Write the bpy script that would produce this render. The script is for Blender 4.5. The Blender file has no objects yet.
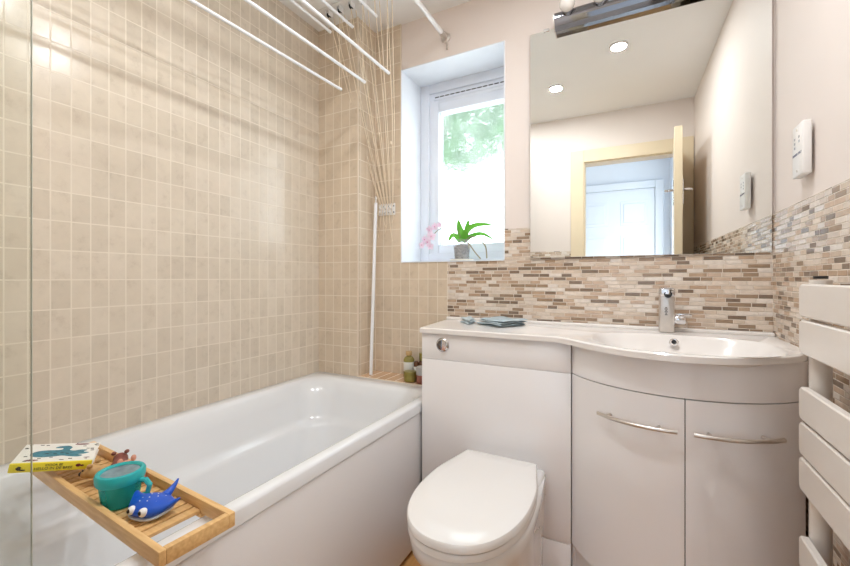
import bpy, bmesh, math, random
from mathutils import Vector, Matrix
random.seed(7)
S = bpy.context.scene
COL = S.collection
R = math.radians
H = 1.04                                   # eye height; heights below are often given as H + offset

# ------------------------------------------------------------------ camera, world, lights, exposure
cd = bpy.data.cameras.new('camera'); cam = bpy.data.objects.new('camera', cd); COL.objects.link(cam)
cam.location = (0, 0, H); cam.rotation_euler = (R(90), 0, R(27.88))
cd.sensor_width = 36; cd.lens = 397/850*36; cd.shift_y = -5/850; cd.clip_start = .01
S.camera = cam
S.view_settings.view_transform = 'Standard'; S.view_settings.look = 'None'
S.view_settings.exposure = -0.22; S.view_settings.gamma = 1; S.view_settings.use_curve_mapping = False
S.cycles.max_bounces = 14; S.cycles.diffuse_bounces = 8; S.cycles.glossy_bounces = 6
S.cycles.transmission_bounces = 10; S.cycles.transparent_max_bounces = 12
S.cycles.sample_clamp_indirect = 6; S.cycles.use_denoising = True

W = bpy.data.worlds.new('world'); S.world = W; W.use_nodes = True
bg = W.node_tree.nodes['Background']; bg.inputs[0].default_value = (.86, .95, 1, 1); bg.inputs[1].default_value = 6.5

def area(name, loc, rot, size, energy, color, size_y=None, disk=False, portal=False):
    l = bpy.data.lights.new(name, 'AREA'); o = bpy.data.objects.new(name, l); COL.objects.link(o)
    o.location = loc; o.rotation_euler = rot; l.energy = energy; l.color = color; l.size = size
    if disk: l.shape = 'DISK'
    elif size_y: l.shape = 'RECTANGLE'; l.size_y = size_y
    if portal: l.cycles.is_portal = True
    return o

DOWNLIGHTS = [(-.06, .97), (-.44, .62), (-.80, .42)]  # last one is an added fill lamp out of view, for the cupboard fronts
CEIL = H + 1.275
for x, y in DOWNLIGHTS:
    area('downlight_lamp', (x, y, CEIL-.012), (0, 0, 0), .075, 9 if x > -.6 else 4.5, (.95, .98, 1), disk=True)
area('window_portal', (-.772, 1.96, 1.6), (R(-90), 0, 0), .52, 1, (1, 1, 1), .95, portal=True)
area('hall_daylight', (.445, -.70, 1.05), (R(90), 0, R(115)), .58, 26, (.84, .94, 1), 1.80)

# ------------------------------------------------------------------ helpers
def srgb(r, g, b):
    f = lambda c: c/12.92 if c <= .04045 else ((c+.055)/1.055)**2.4
    return (f(r/255), f(g/255), f(b/255), 1)

def newmat(name):
    m = bpy.data.materials.new(name); m.use_nodes = True
    return m, m.node_tree.nodes, m.node_tree.links, m.node_tree.nodes['Principled BSDF']

def mat(name, col, rough=.5, metal=0, var=.04, scale=20, bump=0, coat=0, trans=0, ior=1.45, spec=.5, sss=0):
    m, N, L, p = newmat(name)
    p.inputs['Roughness'].default_value = rough; p.inputs['Metallic'].default_value = metal
    p.inputs['Coat Weight'].default_value = coat; p.inputs['Coat Roughness'].default_value = .05
    p.inputs['Transmission Weight'].default_value = trans; p.inputs['IOR'].default_value = ior
    p.inputs['Specular IOR Level'].default_value = spec
    tc = N.new('ShaderNodeTexCoord'); n = N.new('ShaderNodeTexNoise'); n.inputs['Scale'].default_value = scale
    L.new(tc.outputs['Object'], n.inputs['Vector'])
    r = N.new('ShaderNodeValToRGB'); c = Vector(col[:3])
    r.color_ramp.elements[0].position = .3; r.color_ramp.elements[1].position = .7
    r.color_ramp.elements[0].color = (*(c*(1-var)), 1); r.color_ramp.elements[1].color = (*[min(1, v*(1+var)) for v in c], 1)
    L.new(n.outputs['Fac'], r.inputs['Fac']); L.new(r.outputs['Color'], p.inputs['Base Color'])
    if bump:
        b = N.new('ShaderNodeBump'); b.inputs['Strength'].default_value = bump; b.inputs['Distance'].default_value = .002
        L.new(n.outputs['Fac'], b.inputs['Height']); L.new(b.outputs['Normal'], p.inputs['Normal'])
    return m

class G:                                    # tiny node expression helper
    def __init__(s, N, L): s.N, s.L = N, L
    def m(s, op, a, b=0, c=0):
        n = s.N.new('ShaderNodeMath'); n.operation = op
        for i, v in enumerate((a, b, c)):
            if isinstance(v, (int, float)): n.inputs[i].default_value = v
            else: s.L.new(v, n.inputs[i])
        return n.outputs[0]
    def pos(s):
        g = s.N.new('ShaderNodeNewGeometry'); x = s.N.new('ShaderNodeSeparateXYZ'); s.L.new(g.outputs['Position'], x.inputs[0]); return g.outputs['Position'], x.outputs
    def comb(s, x, y, z=0):
        n = s.N.new('ShaderNodeCombineXYZ')
        for i, v in enumerate((x, y, z)):
            if isinstance(v, (int, float)): n.inputs[i].default_value = v
            else: s.L.new(v, n.inputs[i])
        return n.outputs[0]
    def ramp(s, fac, stops, const=False):
        r = s.N.new('ShaderNodeValToRGB'); e = r.color_ramp.elements
        if const: r.color_ramp.interpolation = 'CONSTANT'
        while len(e) < len(stops): e.new(.5)
        for k, (p, c) in zip(e, stops): k.position = p; k.color = c
        s.L.new(fac, r.inputs['Fac']); return r.outputs['Color']
    def mix(s, f, a, b, blend='MIX'):
        n = s.N.new('ShaderNodeMix'); n.data_type = 'RGBA'; n.blend_type = blend
        for k, v in ((0, f), (6, a), (7, b)):
            if isinstance(v, (int, float, tuple)): n.inputs[k].default_value = v
            else: s.L.new(v, n.inputs[k])
        return n.outputs[2]

def tile_mat(name, axis, tw=.0466, th=.0838, u0=0., v0=0., col=(213, 201, 184), grout=(224, 214, 199), rough=.20):
    m, N, L, p = newmat(name); g = G(N, L); P, xyz = g.pos()
    u = g.m('DIVIDE', g.m('SUBTRACT', xyz[axis], u0), tw); v = g.m('DIVIDE', g.m('SUBTRACT', xyz[2], v0), th)
    fu, fv = g.m('FRACT', u), g.m('FRACT', v)
    du = g.m('MULTIPLY', g.m('MINIMUM', fu, g.m('SUBTRACT', 1, fu)), tw)
    dv = g.m('MULTIPLY', g.m('MINIMUM', fv, g.m('SUBTRACT', 1, fv)), th)
    d = g.m('MINIMUM', du, dv)
    mask = N.new('ShaderNodeMapRange'); mask.interpolation_type = 'SMOOTHSTEP'
    mask.inputs['From Min'].default_value = .0008; mask.inputs['From Max'].default_value = .0024; L.new(d, mask.inputs['Value'])
    wn = N.new('ShaderNodeTexWhiteNoise'); wn.noise_dimensions = '2D'; L.new(g.comb(g.m('FLOOR', u), g.m('FLOOR', v)), wn.inputs['Vector'])
    c = Vector(srgb(*col)[:3])
    base = g.ramp(wn.outputs['Value'], [(0, (*(c*.94), 1)), (.5, (*c, 1)), (1, (c.x*1.05, c.y*1.06, c.z*1.08, 1))])
    nz = N.new('ShaderNodeTexNoise'); nz.inputs['Scale'].default_value = 26; nz.inputs['Detail'].default_value = 6; nz.inputs['Roughness'].default_value = .7
    L.new(P, nz.inputs['Vector'])
    spk = g.ramp(nz.outputs['Fac'], [(.28, (.84, .82, .80, 1)), (.45, (.97, .97, .97, 1)), (.75, (1.04, 1.04, 1.04, 1))])
    base = g.mix(1, base, spk, 'MULTIPLY')
    L.new(g.mix(mask.outputs[0], srgb(*grout), base), p.inputs['Base Color'])
    L.new(g.m('ADD', g.m('MULTIPLY', mask.outputs[0], rough-.7), .7), p.inputs['Roughness'])
    b = N.new('ShaderNodeBump'); b.inputs['Strength'].default_value = .18; b.inputs['Distance'].default_value = .001
    L.new(g.m('ADD', mask.outputs[0], g.m('MULTIPLY', nz.outputs['Fac'], .25)), b.inputs['Height']); L.new(b.outputs['Normal'], p.inputs['Normal'])
    return m

def mosaic_mat(name, axis):
    m, N, L, p = newmat(name); g = G(N, L); P, xyz = g.pos()
    h = .0147; row = g.m('DIVIDE', xyz[2], h); ri = g.m('FLOOR', row); fr = g.m('FRACT', row)
    w = g.m('ADD', g.m('DIVIDE', xyz[axis], .050), g.m('MULTIPLY', ri, 137.317))
    def vor(f):
        n = N.new('ShaderNodeTexVoronoi'); n.voronoi_dimensions = '1D'; n.feature = f; n.inputs['Scale'].default_value = 1; n.inputs['Randomness'].default_value = .9
        L.new(w, n.inputs['W']); return n
    d1 = g.m('MULTIPLY', vor('DISTANCE_TO_EDGE').outputs['Distance'], .050)
    d2 = g.m('MULTIPLY', g.m('MINIMUM', fr, g.m('SUBTRACT', 1, fr)), h)
    d = g.m('MINIMUM', d1, d2)
    mask = N.new('ShaderNodeMapRange'); mask.interpolation_type = 'SMOOTHSTEP'
    mask.inputs['From Min'].default_value = .0006; mask.inputs['From Max'].default_value = .0018; L.new(d, mask.inputs['Value'])
    sp = N.new('ShaderNodeSeparateColor'); L.new(vor('F1').outputs['Color'], sp.inputs[0])
    c = g.ramp(sp.outputs[0], [(0, srgb(218, 204, 190)), (.20, srgb(207, 189, 171)), (.38, srgb(195, 171, 150)), (.52, srgb(224, 214, 204)), (.64, srgb(182, 156, 132)), (.75, srgb(154, 131, 108)), (.86, srgb(130, 112, 96))], True)
    nz = N.new('ShaderNodeTexNoise'); nz.inputs['Scale'].default_value = 60; nz.inputs['Detail'].default_value = 4; L.new(P, nz.inputs['Vector'])
    c = g.mix(1, c, g.ramp(nz.outputs['Fac'], [(.3, (.9, .89, .88, 1)), (.7, (1.05, 1.05, 1.05, 1))]), 'MULTIPLY')
    L.new(g.mix(mask.outputs[0], srgb(226, 214, 202), c), p.inputs['Base Color'])
    gl = g.m('GREATER_THAN', sp.outputs[1], .35)
    L.new(g.m('ADD', g.m('MULTIPLY', g.m('MULTIPLY', gl, mask.outputs[0]), -.30), .42), p.inputs['Roughness'])
    b = N.new('ShaderNodeBump'); b.inputs['Strength'].default_value = 1.0; b.inputs['Distance'].default_value = .0016
    L.new(g.m('ADD', mask.outputs[0], g.m('MULTIPLY', sp.outputs[2], .35)), b.inputs['Height']); L.new(b.outputs['Normal'], p.inputs['Normal'])
    return m

def wood_mat(name, a, b, scale=(3, 40, 40), rough=.42):
    m, N, L, p = newmat(name); g = G(N, L)
    tc = N.new('ShaderNodeTexCoord'); mp = N.new('ShaderNodeMapping'); mp.inputs['Scale'].default_value = scale
    L.new(tc.outputs['Object'], mp.inputs[0]); n = N.new('ShaderNodeTexNoise'); n.inputs['Scale'].default_value = 3; n.inputs['Detail'].default_value = 5
    L.new(mp.outputs[0], n.inputs['Vector'])
    L.new(g.ramp(n.outputs['Fac'], [(.3, srgb(*a)), (.7, srgb(*b))]), p.inputs['Base Color']); p.inputs['Roughness'].default_value = rough
    return m

class MB:
    def __init__(s): s.b = bmesh.new()
    def box(s, x0, x1, y0, y1, z0, z1, bev=0, seg=2, M=None):
        r = bmesh.ops.create_cube(s.b, size=1); vs = r['verts']
        for v in vs: v.co = Vector(((x0+x1)/2+v.co.x*(x1-x0), (y0+y1)/2+v.co.y*(y1-y0), (z0+z1)/2+v.co.z*(z1-z0)))
        if bev:
            es = list({e for v in vs for e in v.link_edges})
            nv = bmesh.ops.bevel(s.b, geom=es, offset=bev, segments=seg, profile=.5, affect='EDGES')['verts']
            vs = list({*[v for v in vs if v.is_valid], *nv})
        if M is not None:
            for v in vs: v.co = M @ v.co
        return s
    def rings(s, rings, cap0=True, cap1=True, closed=True):
        vr = [[s.b.verts.new(p) for p in r] if not (i and r is rings[0]) else None for i, r in enumerate(rings)]
        n = len(rings[0])
        if len(rings) > 2 and rings[0] is rings[-1]: vr[-1] = vr[0]
        for a, c in zip(vr, vr[1:]):
            for i in range(n if closed else n-1):
                j = (i+1) % n
                s.b.faces.new((a[i], a[j], c[j], c[i]))
        if cap0: s.b.faces.new(vr[0][::-1])
        if cap1: s.b.faces.new(vr[-1])
        return s
    def tube(s, pts, r, n=10, caps=True):
        pts = [Vector(p) for p in pts]; rs = r if isinstance(r, (list, tuple)) else [r]*len(pts)
        rings = []; up = None
        for i, p in enumerate(pts):
            t = (pts[min(i+1, len(pts)-1)]-pts[max(i-1, 0)]).normalized()
            if up is None:
                up = Vector((0, 0, 1)) if abs(t.z) < .9 else Vector((1, 0, 0))
            a = t.cross(up).normalized(); up2 = a.cross(t).normalized(); up = up2
            rings.append([p+(a*math.cos(2*math.pi*k/n)+up2*math.sin(2*math.pi*k/n))*rs[i] for k in range(n)])
        return s.rings(rings, caps, caps)
    def lathe(s, prof, c=(0, 0, 0), n=28, M=None):      # prof: (r, z) bottom to top
        c = Vector(c)
        rings = [[Vector((r*math.cos(2*math.pi*k/n), r*math.sin(2*math.pi*k/n), z)) for k in range(n)] for r, z in prof]
        rings = [[(M @ p if M is not None else p)+c for p in ring] for ring in rings]
        if prof[0][0] > .002 and prof[-1][0] > .002: return s.rings(rings+[rings[0]], False, False)
        return s.rings(rings)
    def prism(s, outline, z0, z1, M=None):
        f = lambda p, z: (M @ Vector((p[0], p[1], z)) if M is not None else Vector((p[0], p[1], z)))
        return s.rings([[f(p, z0) for p in outline], [f(p, z1) for p in outline]])
    def ball(s, c, r, u=16, v=10, sc=(1, 1, 1), M=None):
        m = Matrix.Translation(c) @ (M if M is not None else Matrix()) @ Matrix.Diagonal((*sc, 1))
        bmesh.ops.create_uvsphere(s.b, u_segments=u, v_segments=v, radius=r, matrix=m); return s
    def poly(s, pts):
        s.b.faces.new([s.b.verts.new(p) for p in pts]); return s

ORG = {}
def tag(o, label=None, cat=None, group=None, kind=None):
    for k, v in (('label', label), ('category', cat), ('group', group), ('kind', kind)):
        if v: o[k] = v
    return o
def empty(name, loc, label, cat, group=None):
    o = bpy.data.objects.new(name, None); COL.objects.link(o); o.location = loc; o.empty_display_size = .05
    ORG[o.name] = Vector(loc); return tag(o, label, cat, group)
def put(name, mb, m, parent=None, org=None, smooth=35, mods=None):
    b = mb.b if isinstance(mb, MB) else mb
    bmesh.ops.recalc_face_normals(b, faces=b.faces)
    if parent is not None: po = ORG[parent.name]
    else: po = Vector((0, 0, 0))
    if org is None:
        if parent is not None: org = po
        else:
            xs = [v.co for v in b.verts]
            org = Vector(((min(v.x for v in xs)+max(v.x for v in xs))/2, (min(v.y for v in xs)+max(v.y for v in xs))/2, min(v.z for v in xs)))
    org = Vector(org)
    for v in b.verts: v.co -= org
    me = bpy.data.meshes.new(name); b.to_mesh(me); b.free()
    if smooth:
        for p in me.polygons: p.use_smooth = True
        me.set_sharp_from_angle(angle=R(smooth))
    me.materials.append(m)
    o = bpy.data.objects.new(name, me); COL.objects.link(o); o.location = org-po
    if parent is not None: o.parent = parent
    ORG[o.name] = org
    if mods: mods(o)
    return o
def struct(name, mb, m, parent=None, smooth=0):
    o = put(name, mb, m, parent, smooth=smooth)
    if parent is None: o['kind'] = 'structure'
    return o
def subsurf(n):
    def f(o):
        md = o.modifiers.new('s', 'SUBSURF'); md.levels = n; md.render_levels = n
    return f
def text(name, body, size, M, m, parent, ext=.0002):
    c = bpy.data.curves.new(name, 'FONT'); c.body = body; c.size = size; c.extrude = ext; c.align_x = 'CENTER'; c.align_y = 'CENTER'
    c.materials.append(m)
    o = bpy.data.objects.new(name, c); COL.objects.link(o); bpy.context.view_layer.update()
    me = bpy.data.meshes.new_from_object(o.evaluated_get(bpy.context.evaluated_depsgraph_get()))
    bpy.data.objects.remove(o); me.name = name; o = bpy.data.objects.new(name, me); COL.objects.link(o)
    if not me.materials: me.materials.append(m)
    Mt = M.copy(); Mt.translation = M.translation-ORG[parent.name]
    o.parent = parent; o.matrix_basis = Mt
    return o
def rrect(x0, x1, y0, y1, r, n=6):
    r = min(r, (x1-x0)/2-1e-4, (y1-y0)/2-1e-4); o = []
    for cx, cy, a in ((x1-r, y1-r, 0), (x0+r, y1-r, 90), (x0+r, y0+r, 180), (x1-r, y0+r, 270)):
        for k in range(n+1):
            t = R(a+90*k/n); o.append((cx+r*math.cos(t), cy+r*math.sin(t)))
    return o
def catmull(pts, n=6, closed=False):
    P = [Vector(p) for p in pts]; out = []; k = len(P)
    for i in range(k if closed else k-1):
        g = lambda j: P[j % k] if closed else P[max(0, min(k-1, j))]
        a, b, c, d = g(i-1), g(i), g(i+1), g(i+2)
        for s in range(n):
            t = s/n
            out.append(.5*((2*b)+(c-a)*t+(2*a-5*b+4*c-d)*t*t+(3*b-a-3*c+d)*t**3))
    if not closed: out.append(P[-1])
    return out

# ------------------------------------------------------------------ materials
M_paint = mat('wall_paint', srgb(226, 216, 210), .6, var=.015, scale=4, bump=.05)
M_ceil = mat('ceiling_paint', srgb(238, 238, 237), .7, var=.01, scale=3)
M_reveal = mat('reveal_paint', srgb(228, 232, 238), .45, var=.01)
M_upvc = mat('white_window_plastic', srgb(222, 227, 236), .25, var=.01)
M_tile_y = tile_mat('beige_tile_side', 1, u0=.0265, v0=H-.005)
M_tile_x = tile_mat('beige_tile_back', 0, tw=.0515, u0=-1.195, v0=H-.005, col=(211, 194, 172))
M_tile_edge = tile_mat('beige_tile_return', 1, tw=.0515, u0=1.53, v0=H-.005, col=(211, 194, 172))
M_tile_top = tile_mat('beige_tile_ledge', 0, tw=.0515, u0=-1.195, v0=-3.05, th=9, col=(204, 170, 138))
M_grout = mat('tile_trim', srgb(220, 206, 188), .4, var=.02)
M_mos_x = mosaic_mat('mosaic_back', 0); M_mos_y = mosaic_mat('mosaic_side', 1)
M_gloss = mat('white_gloss_unit', srgb(238, 236, 237), .16, var=.01, scale=3, coat=.3)
M_top = mat('worktop_resin', srgb(232, 228, 225), .16, var=.012, scale=4, coat=.3)
M_gap = mat('shadow_gap', srgb(90, 84, 80), .8)
M_bath = mat('white_acrylic', srgb(226, 228, 231), .14, var=.008, scale=3, coat=.4)
M_panel = mat('bath_panel_acrylic', srgb(222, 220, 221), .22, var=.008, scale=3)
M_cer = mat('white_ceramic', srgb(228, 227, 226), .09, var=.006, scale=4, coat=.5)
M_lid = mat('toilet_lid_plastic', srgb(230, 228, 226), .14, var=.006, scale=4, coat=.3)
M_chrome = mat('chrome', srgb(222, 222, 224), .07, metal=1, var=.02)
M_brush = mat('brushed_steel', srgb(214, 208, 202), .30, metal=1, var=.04, scale=60)
M_dchrome = mat('dark_chrome', srgb(128, 130, 136), .06, metal=1, var=.02)
M_dark = mat('dark_hole', srgb(30, 30, 32), .4)
M_white = mat('white_plastic', srgb(232, 231, 230), .3, var=.01)
M_rodw = mat('white_coated_rod', srgb(236, 238, 242), .3, var=.01)
M_cord = mat('cream_cord', srgb(226, 212, 190), .8, var=.06, scale=300)
M_rad = mat('radiator_enamel', srgb(226, 220, 214), .28, var=.01, scale=4)
M_cream = mat('cream_gloss_paint', srgb(222, 206, 178), .35, var=.02, scale=6)
M_hall = mat('hall_paint', srgb(228, 233, 240), .6, var=.01, scale=3)
M_hdoor = mat('hall_door_paint', srgb(226, 232, 240), .35, var=.01, scale=3)
M_bamboo = wood_mat('bamboo', (208, 164, 108), (230, 192, 136), (4, 50, 50))
M_floor = wood_mat('oak_laminate', (176, 124, 70), (206, 156, 98), (22, 2.5, 1), .4)
M_black = mat('black_ink', srgb(32, 30, 30), .5)
M_pane, N, L, p = newmat('frosted_glass'); g = G(N, L); N.remove(p)
out = N['Material Output']; P, xyz = g.pos()
nz = N.new('ShaderNodeTexNoise'); nz.inputs['Scale'].default_value = 70; nz.inputs['Detail'].default_value = 3; L.new(P, nz.inputs['Vector'])
bp = N.new('ShaderNodeBump'); bp.inputs['Strength'].default_value = .6; bp.inputs['Distance'].default_value = .003; L.new(nz.outputs['Fac'], bp.inputs['Height'])
rf = N.new('ShaderNodeBsdfRefraction'); rf.inputs['Roughness'].default_value = .10; rf.inputs['IOR'].default_value = 1.25; rf.inputs['Color'].default_value = (.98, 1, .99, 1); L.new(bp.outputs[0], rf.inputs['Normal'])
tr = N.new('ShaderNodeBsdfTransparent'); tl = N.new('ShaderNodeBsdfTranslucent'); tl.inputs[0].default_value = (.95, .97, .96, 1)
m1 = N.new('ShaderNodeMixShader'); m1.inputs[0].default_value = .6; L.new(tr.outputs[0], m1.inputs[1]); L.new(rf.outputs[0], m1.inputs[2])
m2 = N.new('ShaderNodeMixShader'); m2.inputs[0].default_value = .04; L.new(m1.outputs[0], m2.inputs[1]); L.new(tl.outputs[0], m2.inputs[2]); L.new(m2.outputs[0], out.inputs[0])

def clear_mat(name, tint, k=.9, gloss=.08):
    m, N, L, p = newmat(name); N.remove(p); out = N['Material Output']
    t = N.new('ShaderNodeBsdfTransparent'); t.inputs[0].default_value = tint
    gl = N.new('ShaderNodeBsdfGlossy'); gl.inputs['Roughness'].default_value = .03
    f = N.new('ShaderNodeFresnel'); f.inputs[0].default_value = 1.35
    mx = N.new('ShaderNodeMixShader'); L.new(f.outputs[0], mx.inputs[0]); L.new(t.outputs[0], mx.inputs[1]); L.new(gl.outputs[0], mx.inputs[2]); L.new(mx.outputs[0], out.inputs[0])
    return m
M_screen = clear_mat('clear_screen_glass', (.965, .98, .97, 1))
M_pot, N, L, p = newmat('clear_pot_plastic'); p.inputs['Base Color'].default_value = (.8, .84, .88, 1); p.inputs['Roughness'].default_value = .2
t_ = N.new('ShaderNodeBsdfTransparent'); t_.inputs[0].default_value = (.96, .97, .98, 1); mx = N.new('ShaderNodeMixShader'); mx.inputs[0].default_value = .15
L.new(t_.outputs[0], mx.inputs[1]); L.new(p.outputs[0], mx.inputs[2]); L.new(mx.outputs[0], N['Material Output'].inputs[0])
M_mirror, N, L, p = newmat('mirror_silver')
p.inputs['Base Color'].default_value = (.90, .92, .90, 1); p.inputs['Metallic'].default_value = 1; p.inputs['Roughness'].default_value = .0
M_lamp, N, L, p = newmat('lamp_diffuser')
p.inputs['Emission Color'].default_value = (1, .97, .92, 1); p.inputs['Emission Strength'].default_value = 12

# ------------------------------------------------------------------ the room
XL, XR, YB, YF = -1.4475, .405, 1.706, .05
LEDGE_Y = 1.56; PX = -1.195
WX0, WX1, WZ0, WZ1 = -1.039, -.506, H+.0804, H+1.044      # window opening
DX0, DX1, DZ = -.315, .315, H+.905                        # door opening
MX = -.782                                                # where the mosaic starts
b = MB().box(-1.9, 1.2, -1.7, 1.95, -.1, 0); struct('floor', b, M_floor)
b = MB().box(XL-.1, XR+.1, -.06, YB+.3, CEIL, CEIL+.1); struct('ceiling', b, M_ceil)
b = MB().box(XL-.1, XL, -.06, YB+.3, 0, CEIL); wl = struct('wall_left', b, M_tile_y)
# back wall: a painted shell with tiled and mosaic skins
T = .007; yb = YB+T
b = MB()
for a in ((XL, WX0, 0, CEIL), (WX1+.06, XR+.1, 0, CEIL), (WX0, WX1+.06, 0, WZ0), (WX0, WX1+.06, WZ1, CEIL)):
    b.box(a[0], a[1], yb, yb+.29, a[2], a[3])
b.box(WX1, WX1+.06, yb, 1.903, WZ0, WZ1)
wb = struct('wall_back', b, M_paint)
b = MB(); b.box(PX, WX0, YB, yb, 0, CEIL); b.box(WX0, MX, YB, yb, 0, WZ0)
struct('tile_panel', b, M_tile_x, wb)
b = MB(); b.box(MX, WX1, YB, yb, 0, WZ0); b.box(WX1, XR, YB, yb, 0, H+.2154)
struct('mosaic_panel', b, M_mos_x, wb)
# window reveal lining (white), flush with the skins
e = .004; b = MB(); y0, y1 = YB-.0005, 1.99
b.box(WX0, WX0+e, y0, y1, WZ0, WZ1); b.box(WX1-e, WX1, y0, 1.9045, WZ0, WZ1)
b.box(WX0+e, WX1-e-.0002, y0, y1, WZ1-e, WZ1); b.box(WX0+e, WX1-e-.0002, y0-.004, y1, WZ0-.004, WZ0+.001)
struct('trim_1', b, M_reveal)
# pilaster in the bath corner and the tiled ledge behind the bath
b = MB().box(XL, PX-.006, LEDGE_Y, YB+.2, 0, CEIL)
pil = struct('wall_pilaster', b, M_tile_x)
b = MB().box(PX-.006, PX, LEDGE_Y+.0005, YB, 0, CEIL); struct('tile_return', b, M_tile_edge, pil)
b = MB().box(PX-.004, PX+.002, LEDGE_Y-.002, LEDGE_Y+.004, 0, CEIL); b.box(XL, PX, LEDGE_Y-.001, LEDGE_Y, H-.2705, H-.2665)
b.box(PX, PX+.004, YB-.004, YB, 0, CEIL)
struct('tile_trim', b, M_grout, pil)
ZL = H-.480
b = MB().box(PX, -.745, LEDGE_Y, YB, 0, ZL); led = struct('trim_2', b, M_tile_top)
b = MB().box(PX, -.75, LEDGE_Y-.004, LEDGE_Y+.003, ZL-.01, ZL+.002, .0015); struct('ledge_edge', b, M_grout, led)
# right wall
b = MB().box(XR+T, XR+.1, -.06, YB+.3, 0, CEIL); wr = struct('wall_right', b, M_paint)
b = MB().box(XR, XR+T, YF, YB, 0, H+.212); struct('mosaic_panel', b, M_mos_y, wr)
# front wall with the doorway
b = MB()
for a in ((XL, DX0, 0, CEIL), (DX1, XR+.1, 0, CEIL), (DX0, DX1, DZ, CEIL)): b.box(a[0], a[1], -.06, YF-T, a[2], a[3])
wf = struct('wall_front', b, M_paint)
b = MB().box(-.73, DX0-.07, YF-T, YF, 0, H+.215); struct('mosaic_panel', b, M_mos_x, wf)
b = MB().box(XL, -.735, YF-T, YF, 0, CEIL); struct('tile_panel', b, M_tile_x, wf)
aw = .092; b = MB()
for yy0, yy1 in ((YF-.006, YF+.014), (-.08, -.06)):
    b.box(DX0-aw, DX0+.004, yy0, yy1, 0, DZ+aw, .003); b.box(DX1-.004, DX1+aw, yy0, yy1, 0, DZ+aw, .003)
    b.box(DX0+.0042, DX1-.0042, yy0, yy1, DZ-.004, DZ+aw, .003)
b.box(DX0-.001, DX0+.012, -.059, YF-.001, 0, DZ); b.box(DX1-.012, DX1+.001, -.059, YF-.001, 0, DZ); b.box(DX0+.0122, DX1-.0122, -.059, YF-.001, DZ-.012, DZ)
struct('trim_3', b, M_cream)
# open bathroom door against the right side
b = MB(); dx0, dx1 = 0, .042; MD = Matrix.Translation((.283, YF+.006, 0)) @ Matrix.Rotation(R(5), 4, 'Z'); b.box(dx0, dx1, 0, .58, .01, H+.895, .002, M=MD)
b.box(dx0+.018, dx1-.018, .579, .5815, .01, H+.893, M=MD)
d1 = struct('door_1', b, M_cream)
hz = H+.53; D = lambda x, y, z: MD @ Vector((x, y, z))
for sx, x_ in ((1, dx1), (-1, dx0)):
    b = MB().box(min(x_-sx*.0005, x_+sx*.006), max(x_-sx*.0005, x_+sx*.006), .50, .54, hz-.09, hz+.06, .002, M=MD); hp = put('handle_plate', b, M_chrome, d1)
    b = MB().tube([D(x_+sx*.006, .52, hz), D(x_+sx*.030, .52, hz), D(x_+sx*.045, .51, hz), D(x_+sx*.048, .475, hz+.003), D(x_+sx*.048, .425, hz+.008)], .007); put('lever', b, M_chrome, hp)
# hall beyond the doorway
b = MB(); b.box(-1.3, .44, -1.5, -1.4, 0, 2.32); b.box(-1.4, -1.3, -1.5, -.06, 0, 2.32); b.box(.40, .44, -1.4, -1.03, 0, 2.32); b.box(.40, .44, -.37, -.06, 0, 2.32); b.box(.40, .44, -1.03, -.37, 1.98, 2.32); b.box(.75, .85, -1.4, -.06, 0, 2.32); b.box(.44, .85, -1.5, -1.4, 0, 2.32); b.box(.52, .85, -.06, -.05, 0, 2.32); b.box(-1.4, .85, -1.5, -.06, 2.315, 2.4)
struct('wall_hall', b, M_hall)
b = MB(); hx0, hx1, hy = -.50, .26, -1.4
b.box(hx0, hx1, hy, hy+.03, .01, 1.98)
for cx in (hx0+.19, hx1-.19):
    for z0, z1 in ((.15, .75), (.85, 1.5), (1.6, 1.86)):
        b.box(cx-.13, cx+.13, hy+.028, hy+.036, z0, z1, .004); b.box(cx-.10, cx+.10, hy+.034, hy+.042, z0+.03, z1-.03, .006)
d2 = struct('door_2', b, M_hdoor)
b = MB()
b.box(hx0-.08, hx0-.005, hy, hy+.045, 0, 2.06, .005); b.box(hx1+.005, hx1+.08, hy, hy+.045, 0, 2.06, .005); b.box(hx0-.0048, hx1+.0048, hy, hy+.045, 1.985, 2.06, .005)
struct('trim_4', b, M_hdoor)
b = MB()
b.box(.385, .40, -1.10, -1.03, 0, 2.05, .004); b.box(.385, .40, -.37, -.30, 0, 2.05, .004); b.box(.385, .40, -1.0295, -.3705, 1.98, 2.05, .004)
struct('trim_5', b, M_hdoor)

# window
wy = 1.905
b = MB(); fz0, fz1 = WZ0+.001, WZ1-.002; fx0, fx1 = WX0+e, WX1+.056
def frame(b, x0, x1, z0, z1, w, y0, y1, bev=.003):
    b.box(x0, x0+w, y0, y1, z0, z1, bev); b.box(x1-w, x1, y0, y1, z0, z1, bev)
    b.box(x0+w-.0002, x1-w+.0002, y0+.0002, y1-.0002, z0, z0+w, bev*.5); b.box(x0+w-.0002, x1-w+.0002, y0+.0002, y1-.0002, z1-w, z1, bev*.5)
frame(b, fx0, fx1, fz0, fz1, .050, wy, 1.985)
w1 = struct('window_1', b, M_upvc, smooth=35)
b = MB(); b.box(fx0+.1039, fx1-.1039, wy+.013, 1.974, fz1-.152, fz1-.103, .003); frame(b, fx0+.044, fx1-.044, fz0+.036, fz1-.044, .060, wy+.012, 1.975, .006)
sash = put('window_sash', b, M_upvc, w1)
b = MB(); b.box(fx0+.10, fx1-.10, wy+.035, wy+.041, fz0+.092, fz1-.144); put('pane', b, M_pane, w1, smooth=0)
b = MB(); b.box(fx0+.075, fx1-.075, wy+.006, wy+.0135, fz1-.088, fz1-.060, .003); tv = put('trickle_vent', b, M_upvc, w1)
b = MB()
x = fx0+.085
while x < fx1-.11:
    b.box(x, x+.024, wy+.0052, wy+.0065, fz1-.077, fz1-.0715); x += .030
put('vent_slots', b, M_dark, tv, smooth=0)
b = MB()
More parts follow.
